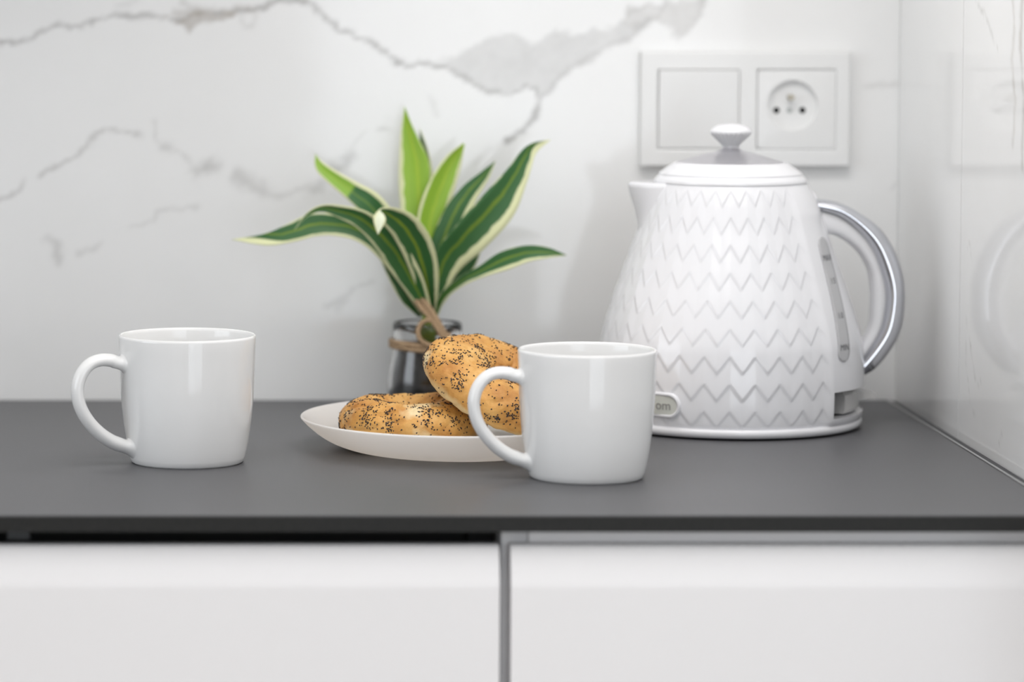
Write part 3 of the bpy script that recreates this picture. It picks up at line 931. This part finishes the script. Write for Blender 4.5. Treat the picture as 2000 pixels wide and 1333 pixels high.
def make_leaf(tone, twist, pts, span, tip=0.0):
    P = catmull([(x - JAR.x, y - JAR.y, z - JAR.z, w) for x, y, z, w in pts], 7)
    C = [Vector(p[:3]) for p in P]
    W = [max(0.00008, float(p[3])) for p in P]
    n = len(C)
    ACR = 8
    verts, faces, uvs = [], [], []
    tw0 = math.radians(twist)
    for i in range(n):
        T = (C[min(n - 1, i + 1)] - C[max(0, i - 1)]).normalized()
        side = T.cross(Vector((0, 1, 0)))
        if side.length < 1e-4:
            side = Vector((1, 0, 0))
        side.normalize()
        back = side.cross(T).normalized()
        s2 = (side * math.cos(tw0) + back * math.sin(tw0)).normalized()
        nn = s2.cross(T).normalized()
        w = 1.14 * W[i] / max(0.35, math.cos(tw0))
        for k in range(ACR + 1):
            u = k / ACR * 2 - 1
            verts.append(C[i] + s2 * (u * w) - nn * (0.22 * w * (abs(u) ** 1.5) - 0.1 * w) * (1 if nn.y > 0 else -1))
            tv_ = i / (n - 1)
            uvs.append((span[0] + (span[1] - span[0]) * k / ACR + tip * max(0.0, (tv_ - 0.80) / 0.2), tv_))
    for i in range(n - 1):
        for k in range(ACR):
            a = i * (ACR + 1) + k
            faces.append((a, a + 1, a + ACR + 2, a + ACR + 1))
    o = mesh_obj('leaf', verts, faces, M_leaf[tone], pot)
    uv = o.data.uv_layers.new(name='blade')
    for l in o.data.loops:
        uv.data[l.index].uv = uvs[l.vertex_index]
    md = o.modifiers.new('thickness', 'SOLIDIFY')
    md.thickness = 0.0005
    md.offset = 0
    return o


# how much of the cream margin each blade shows on its two sides
SPANS = [(0.19, 1.0), (0.10, 0.90), (0.08, 0.97), (0.02, 0.88), (0.0, 0.885), (0.16, 0.88), (0.03, 0.885), (0.03, 0.99), (0.05, 0.96), (0.16, 1.0), (0.07, 0.96), (0.12, 0.93)]
for (tone, twist, pts), span in zip(LEAVES, SPANS):
    make_leaf(tone, twist, pts, span, {0.885: -0.9, 1.0: 0.9}.get(span[1], 0.0) if tone == 'dark' and span[0] in (0.0, 0.16) else 0.0)


def twine_piece(pts, r, per=8):
    P = [tuple(q) for q in catmull(pts, per)]
    v, f = tube(P, r, 10)
    return v, f


tv, tf = [], []


def add_tw(v, f):
    k = len(tv)
    tv.extend(v)
    tf.extend(tuple(i + k for i in q) for q in f)


for r_, z_, rr in ((0.0272, 0.0487, 0.0021), (0.0274, 0.0520, 0.0020)):
    ring_pts = [(r_ * math.cos(a), r_ * math.sin(a), z_ + 0.0008 * math.sin(a * 2 + 1)) for a in [2 * math.pi * k / 20 for k in range(21)]]
    add_tw(*twine_piece(ring_pts, rr, 4))
# bow across the stem: two strands up to the left, one loop round the stem, tails at the knot
add_tw(*twine_piece([(0.0120, -0.0275, 0.0530), (0.0085, -0.0290, 0.0610), (0.0020, -0.0230, 0.0710), (-0.0060, -0.0170, 0.0800), (-0.0115, -0.0130, 0.0880)], 0.0023))
add_tw(*twine_piece([(-0.0115, -0.0130, 0.0880), (-0.0085, -0.0115, 0.0905), (-0.0030, -0.0165, 0.0835), (0.0030, -0.0225, 0.0750), (0.0095, -0.0280, 0.0640), (0.0135, -0.0290, 0.0560)], 0.0023))
add_tw(*twine_piece([(0.0110, -0.0285, 0.0540), (0.0030, -0.0290, 0.0520), (-0.0055, -0.0280, 0.0550), (-0.0085, -0.0260, 0.0620), (-0.0050, -0.0240, 0.0690), (0.0020, -0.0240, 0.0700), (0.0085, -0.0265, 0.0640), (0.0125, -0.0285, 0.0560)], 0.0019))
add_tw(*twine_piece([(0.0150, -0.0280, 0.0600), (0.0125, -0.0305, 0.0570), (0.0095, -0.0300, 0.0540), (0.0130, -0.0275, 0.0515), (0.0175, -0.0270, 0.0540)], 0.0024))
mesh_obj('twine', tv, tf, M_twine, pot)

# ------------------------------------------------------------------ kettle
K0 = Vector((0.3548, 2.3334, CT))
ket = thing('electric_kettle', K0, 'white kettle with zigzag relief and chrome handle by the socket', 'kettle')
KP = catmull([(0.0920, 0.0075), (0.0936, 0.012), (0.0943, 0.025), (0.0942, 0.040), (0.0932, 0.055), (0.0915, 0.067), (0.0855, 0.088),
              (0.0765, 0.114), (0.0702, 0.132), (0.0649, 0.1475), (0.0594, 0.1650), (0.0552, 0.1755)], 10)
KZ = np.array([p[1] for p in KP])
KR = np.array([p[0] for p in KP])


def kr(z):
    return float(np.interp(z, KZ, KR))


def spine(a, z):
    a = (a + math.pi) % (2 * math.pi) - math.pi
    k = max(0.0, min(1.0, (math.radians(49) - abs(a + math.radians(6))) / math.radians(6)))
    k = k * k * (3 - 2 * k)
    return k


def zig(a, z):
    NZ, pitch, amp, dep = 33, 0.0192, 0.0115, 0.0009
    u = a * NZ / (2 * math.pi)
    tri = abs(2 * (u - math.floor(u)) - 1)
    vv = (z - 0.0075 - amp * tri) / pitch
    fz = vv - math.floor(vv)
    e = 0.10
    d = (1 - fz) if fz > e else fz / e * (1 - e)
    fade = min(1.0, max(0.0, (0.1745 - z) / 0.004)) * min(1.0, max(0.0, (z - 0.008) / 0.003))
    return dep * (d - 0.5) * fade


CAV_A, CAV_Z0, CAV_Z1 = math.radians(49), 0.0125, 0.0315
NT = 33 * 16
zs = list(np.linspace(0.0075, CAV_Z0, 8)) + list(np.linspace(CAV_Z0, CAV_Z1, 28))[1:] + list(np.linspace(CAV_Z1, 0.1755, 190))[1:]
verts, faces = [], []
for z in zs:
    r0 = kr(z)
    for i in range(NT):
        a = 2 * math.pi * i / NT
        s = spine(a, z)
        r = r0 + 0.0028 * s * min(1.0, (0.1755 - z) / 0.02) + zig(a, z) * (1 - s)
        verts.append((r * math.cos(a), r * math.sin(a), z))
for j in range(len(zs) - 1):
    zm = 0.5 * (zs[j] + zs[j + 1])
    for i in range(NT):
        am = 2 * math.pi * (i + 0.5) / NT
        am = (am + math.pi) % (2 * math.pi) - math.pi
        if CAV_Z0 < zm < CAV_Z1 and abs(am) < CAV_A:
            continue
        k = (i + 1) % NT
        faces.append((j * NT + i, j * NT + k, (j + 1) * NT + k, (j + 1) * NT + i))
body = mesh_obj('body', verts, faces, M_kettle, ket)

# recess for the switch: dark back, cheeks and ceiling, white floor
rv, rf = [], []
na = 24
for z in (CAV_Z0, CAV_Z1):
    for rr in (0.0715, 0.0972):
        for i in range(na + 1):
            a = -CAV_A + 2 * CAV_A * i / na
            rv.append((min(rr, kr(z) + 0.0024) * math.cos(a), min(rr, kr(z) + 0.0024) * math.sin(a), z))
m = na + 1
ff = []
for i in range(na):
    ff.append((i, i + 1, m + i + 1, m + i))
    rf += [(2 * m + i, 3 * m + i, 3 * m + i + 1, 2 * m + i + 1), (i, 2 * m + i, 2 * m + i + 1, i + 1)]
rf += [(0, m, 3 * m, 2 * m), (na, 2 * m + na, 3 * m + na, m + na)]
rec = mesh_obj('switch_recess', rv, rf, M_black, ket, smooth=False)
mesh_obj('recess_floor', rv, ff, M_kettle, rec, smooth=False)

# switch: a curved milky block filling most of the recess, with a flat finger paddle
bm = bmesh.new()
sec = [(0.0745, 0.0142), (0.0915, 0.0142), (0.0930, 0.0165), (0.0930, 0.0270), (0.0912, 0.0296), (0.0745, 0.0296)]
rings = []
nb = 20
for i in range(nb + 1):
    a = math.radians(-37 + 76 * i / nb)
    rings.append([bm.verts.new((r * math.cos(a), r * math.sin(a), z)) for r, z in sec])
for i in range(nb):
    for k in range(6):
        q = (k + 1) % 6
        bm.faces.new((rings[i][k], rings[i][q], rings[i + 1][q], rings[i + 1][k]))
bm.faces.new(rings[0][::-1])
bm.faces.new(rings[-1])
pad = [(0.0900, 0.016, 0.0185, 0.0262), (0.0980, 0.013, 0.0190, 0.0252), (0.1060, 0.011, 0.0202, 0.0232)]
pr_ = [[bm.verts.new(p) for p in ((x, -w, z0), (x, w, z0), (x, w, z1), (x, -w, z1))] for x, w, z0, z1 in pad]
for a_, b_ in zip(pr_[:-1], pr_[1:]):
    for k in range(4):
        q = (k + 1) % 4
        bm.faces.new((a_[k], a_[q], b_[q], b_[k]))
bm.faces.new(pr_[0][::-1])
bm.faces.new(pr_[-1])
bm_obj('switch_lever', bm, M_clear, ket)

# power base: white flange on a dark foot, with a small step under the switch
v, f = revolve([(0.0, 0.0012), (0.0925, 0.0012), (0.0945, 0.0018), (0.0957, 0.0038), (0.0955, 0.0062), (0.0942, 0.0074), (0.088, 0.0078), (0.0, 0.0078)], 128)
base = mesh_obj('power_base', v, f, M_kettle, ket)
v, f = revolve([(0.0, 0.0), (0.0915, 0.0), (0.0918, 0.0013), (0.0, 0.0013)], 96)
mesh_obj('foot_ring', v, f, M_black, base)
# collar and lid
v, f = revolve(smooth_profile([(0.0548, 0.1752), (0.0545, 0.1760), (0.0549, 0.1766), (0.0545, 0.1785), (0.0528, 0.1806), (0.0514, 0.1816), (0.0514, 0.1828), (0.0498, 0.1842), (0.0470, 0.1862), (0.0435, 0.1884), (0.0410, 0.1902), (0.0392, 0.1908), (0.0383, 0.1898), (0.0382, 0.188)], 4), 128)
mesh_obj('collar', v, f, M_kettle, ket)
v, f = revolve(smooth_profile([(0.0384, 0.1895), (0.0380, 0.1908), (0.0345, 0.1918), (0.0270, 0.1942), (0.0180, 0.1968), (0.0105, 0.1986), (0.0070, 0.2003), (0.0058, 0.2018)], 4), 96)
lid = mesh_obj('lid', v, f, M_lid, ket)
# fluted knob
kn = [(0.0060, 0.2002), (0.0058, 0.2022), (0.0072, 0.2040), (0.0105, 0.2075), (0.0140, 0.2108), (0.0149, 0.2122), (0.0147, 0.2136), (0.0125, 0.2158), (0.0085, 0.2176), (0.0040, 0.2185), (0.0, 0.2187)]
kn = smooth_profile(kn, 4)
v, f = revolve(kn, 192)
v2 = []
for x, y, z in v:
    a = math.atan2(y, x)
    k = 1.0 if z > 0.2125 else 1 + 0.035 * math.cos(a * 24) * min(1.0, (0.2125 - z) / 0.002)
    v2.append((x * k, y * k, z))
mesh_obj('knob', v2, f, M_kettle, lid)

# pouring spout on the left
sv, sf = [], []
ns, nz_ = 24, 14
for j in range(nz_ + 1):
    t = j / nz_
    z = 0.138 + (0.1752 - 0.138) * t
    w = math.radians(10 + 17 * t)
    p = 0.0205 * (t ** 1.25)
    for i in range(ns + 1):
        u = i / ns * 2 - 1
        a = math.pi + u * w
        sh = max(0.0, 1 - abs(u) ** 1.35)
        r = kr(z) - 0.0012 + p * sh
        sv.append((r * math.cos(a), r * math.sin(a), z))
for j in range(nz_):
    for i in range(ns):
        a0 = j * (ns + 1) + i
        sf.append((a0, a0 + 1, a0 + ns + 2, a0 + ns + 1))
k = len(sv)
for i in range(ns + 1):
    x, y, z = sv[nz_ * (ns + 1) + i]
    sv.append((x * 0.965 + 0.0, y * 0.93, z + 0.0012))
for i in range(ns + 1):
    u = i / ns * 2 - 1
    a = math.pi + u * math.radians(27)
    sv.append((0.0515 * math.cos(a), 0.0515 * math.sin(a), 0.1752))
for i in range(ns):
    a0 = nz_ * (ns + 1) + i
    sf.append((a0, a0 + 1, k + i + 1, k + i))
    sf.append((k + i, k + i + 1, k + ns + 1 + i + 1, k + ns + 1 + i))
mesh_obj('spout', sv, sf, M_kettle, ket)


def band_sweep(inner, outer, half, n_exp, ns=28, per=8):
    I = catmull([(p[0], p[1]) for p in inner], per)
    O = catmull([(p[0], p[1]) for p in outer], per)
    verts, faces = [], []
    n = len(I)
    for i in range(n):
        t = i / (n - 1)
        c = (I[i] + O[i]) / 2
        h = (O[i] - I[i]) / 2
        w = half(t)
        for k in range(ns):
            a = 2 * math.pi * k / ns
            ca, sa = math.cos(a), math.sin(a)
            q = c + h * math.copysign(abs(ca) ** (2 / n_exp), ca)
            verts.append((q[0], w * math.copysign(abs(sa) ** (2 / n_exp), sa), q[1]))
    for i in range(n - 1):
        for k in range(ns):
            q = (k + 1) % ns
            faces.append((i * ns + k, i * ns + q, (i + 1) * ns + q, (i + 1) * ns + k))
    faces.append(tuple(range(ns - 1, -1, -1)))
    faces.append(tuple((n - 1) * ns + k for k in range(ns)))
    return verts, faces


mid_in = [((a[0] * 0.9 + b_[0] * 0.1), (a[1] * 0.9 + b_[1] * 0.1)) for a, b_ in zip(HANDLE_MIDDLE, HANDLE_OUTER)]
shell_in = [((a[0] * 1.2 - b_[0] * 0.2), (a[1] * 1.2 - b_[1] * 0.2)) for a, b_ in zip(HANDLE_MIDDLE, HANDLE_OUTER)]
v, f = band_sweep(HANDLE_INNER, mid_in, lambda t: 0.0112, 3.2)
mesh_obj('handle', v, f, M_kettle, ket)
v, f = band_sweep(shell_in, HANDLE_OUTER, lambda t: 0.0120 + 0.0035 * math.sin(math.pi * t), 2.4)
sh = mesh_obj('handle_shell', v, f, M_chrome, ket)
sh['label'] = 'polished chrome outer shell of the handle'
# boss where the handle meets the shoulder
bm = bmesh.new()
bmesh.ops.create_uvsphere(bm, u_segments=28, v_segments=16, radius=1.0)
bmesh.ops.scale(bm, vec=(0.014, 0.0135, 0.0095), verts=bm.verts)
bmesh.ops.translate(bm, vec=(0.0500, 0.0, 0.1625), verts=bm.verts)
bm_obj('handle_boss', bm, M_kettle, ket, smooth=True)


def on_body(a, z, off):
    """Point on the smooth flank of the kettle at azimuth a (0 = handle side, negative = towards the front)."""
    r = kr(z) + 0.0028 * spine(a, z) * min(1.0, (0.1755 - z) / 0.02) + off
    return (r * math.cos(a), r * math.sin(a), z)


# water gauge: a rounded slot following the flank
def gauge_az(z):
    return -math.radians(float(np.interp(z, [0.045, 0.14], [43.0, 33.0])))


GZ0, GZ1, GW = 0.0525, 0.1395, 0.0070
gv, gf = [], []
nzg, nxg = 60, 8
for j in range(nzg + 1):
    z = GZ0 + (GZ1 - GZ0) * j / nzg
    e = min(z - GZ0, GZ1 - z)
    hw = GW if e >= GW else math.sqrt(max(0.0, GW * GW - (GW - e) ** 2))
    hw = max(hw, 0.0003)
    for i in range(nxg + 1):
        s = (i / nxg * 2 - 1) * hw
        gv.append(on_body(gauge_az(z) + s / kr(z), z, 0.0005))
for j in range(nzg):
    for i in range(nxg):
        a0 = j * (nxg + 1) + i
        gf.append((a0, a0 + 1, a0 + nxg + 2, a0 + nxg + 1))
gauge = mesh_obj('water_gauge', gv, gf, M_gauge, ket)
gm = gauge.modifiers.new('thickness', 'SOLIDIFY')
gm.thickness = 0.0008
gm.offset = 0
for s, z0, size in (('MAX', 0.1245, 0.0062), ('1.5', 0.1085, 0.0058), ('1.0', 0.0845, 0.0058), ('MIN', 0.0625, 0.0062)):
    tv_, tf_ = text_mesh(s, size)
    pts = [on_body(gauge_az(z0 + y) + x / kr(z0), z0 + y, 0.0011) for x, y, _ in tv_]
    mesh_obj('gauge_mark', pts, tf_, M_mark, gauge, smooth=False)

# badge low on the front: raised rim, cream plate, print
BA, BZ, BHW, BHH = -math.radians(133.6), 0.0230, 0.0215, 0.0066


def pill(hw, hh, off, dome, n=56):
    c = hw - hh
    ring = []
    for k in range(n):
        a = 2 * math.pi * k / n
        x = math.cos(a) * hh + (c if math.cos(a) >= 0 else -c)
        ring.append((x, math.sin(a) * hh))
    return ring


def badge_pt(x, y, off):
    z = BZ + y
    r = kr(z) + 0.0006 + off
    a = BA + x / kr(BZ)
    return (r * math.cos(a), r * math.sin(a), z)


def badge_mesh(layers, cap):
    v, f = [], []
    n = 56
    for hw, hh, off in layers:
        v += [badge_pt(x, y, off) for x, y in pill(hw, hh, 0, 0)]
    for j in range(len(layers) - 1):
        for k in range(n):
            q = (k + 1) % n
            f.append((j * n + k, j * n + q, (j + 1) * n + q, (j + 1) * n + k))
    if cap:
        # fill with strips across the pill so that it follows the curve
        j = (len(layers) - 1) * n
        for k in range(n // 4):
            pass
        top = [j + k for k in range(n)]
        for k in range(n // 2 - 1):
            f.append((top[k], top[k + 1], top[n - 2 - k], top[n - 1 - k]))
    return v, f


v, f = badge_mesh([(BHW + 0.0026, BHH + 0.0026, -0.002), (BHW + 0.0024, BHH + 0.0024, 0.0009), (BHW + 0.0012, BHH + 0.0012, 0.0017), (BHW, BHH, 0.0012), (BHW - 0.0002, BHH - 0.0002, -0.001)], False)
badge = mesh_obj('badge', v, f, M_kettle, ket)
c = BHW - BHH
pv, pf = [], []
nx = 40
for i in range(nx + 1):
    x = -BHW + 2 * BHW * i / nx
    e = max(0.0, abs(x) - c)
    h = math.sqrt(max(0.0, BHH * BHH - e * e))
    for j in range(3):
        pv.append(badge_pt(x, (j - 1) * h, 0.0004))
for i in range(nx):
    for j in range(2):
        a0 = i * 3 + j
        pf.append((a0, a0 + 3, a0 + 4, a0 + 1))
mesh_obj('badge_plate', pv, pf, M_badge, badge)
tv_, tf_ = text_mesh('om', 0.0094)
mesh_obj('lettering', [badge_pt(x + 0.0108, y - 0.0002, 0.0008) for x, y, _ in tv_], tf_, M_badge_print, badge, smooth=False)

# ------------------------------------------------------------------ wall socket and switch
S0 = (0.3866, WALL_Y, 1.1245)
so = thing('wall_socket', S0, 'white double wall plate with blank rocker and socket above the kettle', 'socket')
bm = bmesh.new()
HWX, HWZ = 0.0803, 0.0442


def frame_ring(bm, x0, x1, z0, z1, y):
    return [bm.verts.new(p) for p in ((x0, y, z0), (x1, y, z0), (x1, y, z1), (x0, y, z1))]


box('frame_backing', -HWX + 0.001, HWX - 0.001, -0.0042, -0.0002, -HWZ + 0.001, HWZ - 0.001, M_socket, so, 0.001)
# frame with two square openings
bm = bmesh.new()
outer = [(-HWX, -HWZ), (HWX, -HWZ), (HWX, HWZ), (-HWX, HWZ)]
xs = [-HWX, -0.0668, -0.0052, 0.0092, 0.0690, HWX]
zs_ = [-HWZ, -0.0305, 0.0300, HWZ]
grid = {}
for i, x in enumerate(xs):
    for j, z in enumerate(zs_):
        for side, y in (('f', -0.0085), ('b', -0.0010)):
            edge = i in (0, len(xs) - 1) or j in (0, len(zs_) - 1)
            grid[i, j, side] = bm.verts.new((x, y, z))
for i in range(len(xs) - 1):
    for j in range(len(zs_) - 1):
        if j == 1 and i in (1, 3):
            loop = [(i, j), (i + 1, j), (i + 1, j + 1), (i, j + 1)]
            for a, c2 in zip(loop, loop[1:] + loop[:1]):
                bm.faces.new((grid[(*a, 'f')], grid[(*c2, 'f')], grid[(*c2, 'b')], grid[(*a, 'b')]))
            continue
        for side in 'fb':
            q = [grid[i, j, side], grid[i + 1, j, side], grid[i + 1, j + 1, side], grid[i, j + 1, side]]
            bm.faces.new(q if side == 'f' else q[::-1])
for i in range(len(xs) - 1):
    for j in (0, len(zs_) - 1):
        bm.faces.new((grid[i, j, 'f'], grid[i, j, 'b'], grid[i + 1, j, 'b'], grid[i + 1, j, 'f']))
for j in range(len(zs_) - 1):
    for i in (0, len(xs) - 1):
        bm.faces.new((grid[i, j, 'f'], grid[i, j + 1, 'f'], grid[i, j + 1, 'b'], grid[i, j, 'b']))
bmesh.ops.recalc_face_normals(bm, faces=bm.faces)
ed = [e for e in bm.edges if all(abs(v_.co.y + 0.0085) < 1e-6 for v_ in e.verts) and len(e.link_faces) == 2 and e.calc_face_angle(0) > 0.5]
bmesh.ops.bevel(bm, geom=ed, offset=0.0022, segments=4, profile=0.6, affect='EDGES')
bm_obj('frame', bm, M_socket, so)
# rocker: slightly proud, tilted so its upper edge catches the strip light
bm = bmesh.new()
q = [bm.verts.new(p) for p in ((-0.0666, -0.0088, -0.0303), (-0.0054, -0.0088, -0.0303), (-0.0054, -0.0112, 0.0298), (-0.0666, -0.0112, 0.0298),
                               (-0.0666, -0.0045, -0.0303), (-0.0054, -0.0045, -0.0303), (-0.0054, -0.0045, 0.0298), (-0.0666, -0.0045, 0.0298))]
for f in ((0, 1, 2, 3), (7, 6, 5, 4), (0, 4, 5, 1), (1, 5, 6, 2), (2, 6, 7, 3), (3, 7, 4, 0)):
    bm.faces.new([q[i] for i in f])
bmesh.ops.bevel(bm, geom=list(bm.edges), offset=0.0011, segments=3, profile=0.6, affect='EDGES')
bm_obj('rocker', bm, M_socket, so)
# socket insert: square plate with a round well
cx, cz, rw = 0.0358, 0.0028, 0.0195
bm = bmesh.new()
n = 64
sq, ci, wl = [], [], []
x0, x1, z0, z1 = 0.0094, 0.0688, -0.0303, 0.0298
for k in range(n):
    a = 2 * math.pi * k / n
    ca, sa = math.cos(a), math.sin(a)
    tx = ((x1 - cx) if ca > 0 else (x0 - cx)) / ca if abs(ca) > 1e-9 else 9
    tz = ((z1 - cz) if sa > 0 else (z0 - cz)) / sa if abs(sa) > 1e-9 else 9
    t = min(tx, tz)
    sq.append(bm.verts.new((cx + ca * t, -0.0085, cz + sa * t)))
    ci.append(bm.verts.new((cx + ca * rw, -0.0092, cz + sa * rw)))
    wl.append(bm.verts.new((cx + ca * (rw - 0.0006), -0.0046, cz + sa * (rw - 0.0006))))
bk = [bm.verts.new((v_.co.x, -0.0044, v_.co.z)) for v_ in sq]
for k in range(n):
    q = (k + 1) % n
    bm.faces.new((sq[k], sq[q], ci[q], ci[k]))
    bm.faces.new((ci[k], ci[q], wl[q], wl[k]))
    bm.faces.new((sq[q], sq[k], bk[k], bk[q]))
bm.faces.new(wl)
ins = bm_obj('socket_insert', bm, M_socket, so)


def disc(name, x, z, r, y0, y1, mat, parent, n=24):
    bm = bmesh.new()
    a = [bm.verts.new((x + r * math.cos(2 * math.pi * k / n), y0, z + r * math.sin(2 * math.pi * k / n))) for k in range(n)]
    b2 = [bm.verts.new((x + r * 0.85 * math.cos(2 * math.pi * k / n), y1, z + r * 0.85 * math.sin(2 * math.pi * k / n))) for k in range(n)]
    bm.faces.new(b2)
    for k in range(n):
        bm.faces.new((a[k], a[(k + 1) % n], b2[(k + 1) % n], b2[k]))
    return bm_obj(name, bm, mat, parent)


HX = 0.0343
disc('pin_hole_dark_disc', HX - 0.0100, -0.0010, 0.0025, -0.0046, -0.0049, M_black, ins)  # black discs on the well floor paint the dark of the holes
disc('pin_hole_dark_disc', HX + 0.0100, -0.0010, 0.0025, -0.0046, -0.0049, M_black, ins)
disc('screw', HX, -0.0010, 0.0022, -0.0046, -0.0054, principled('screw_grey', (0.45, 0.47, 0.46), 0.4), ins)
disc('earth_pin', HX + 0.0004, 0.0090, 0.0024, -0.0046, -0.0125, M_pin, ins)
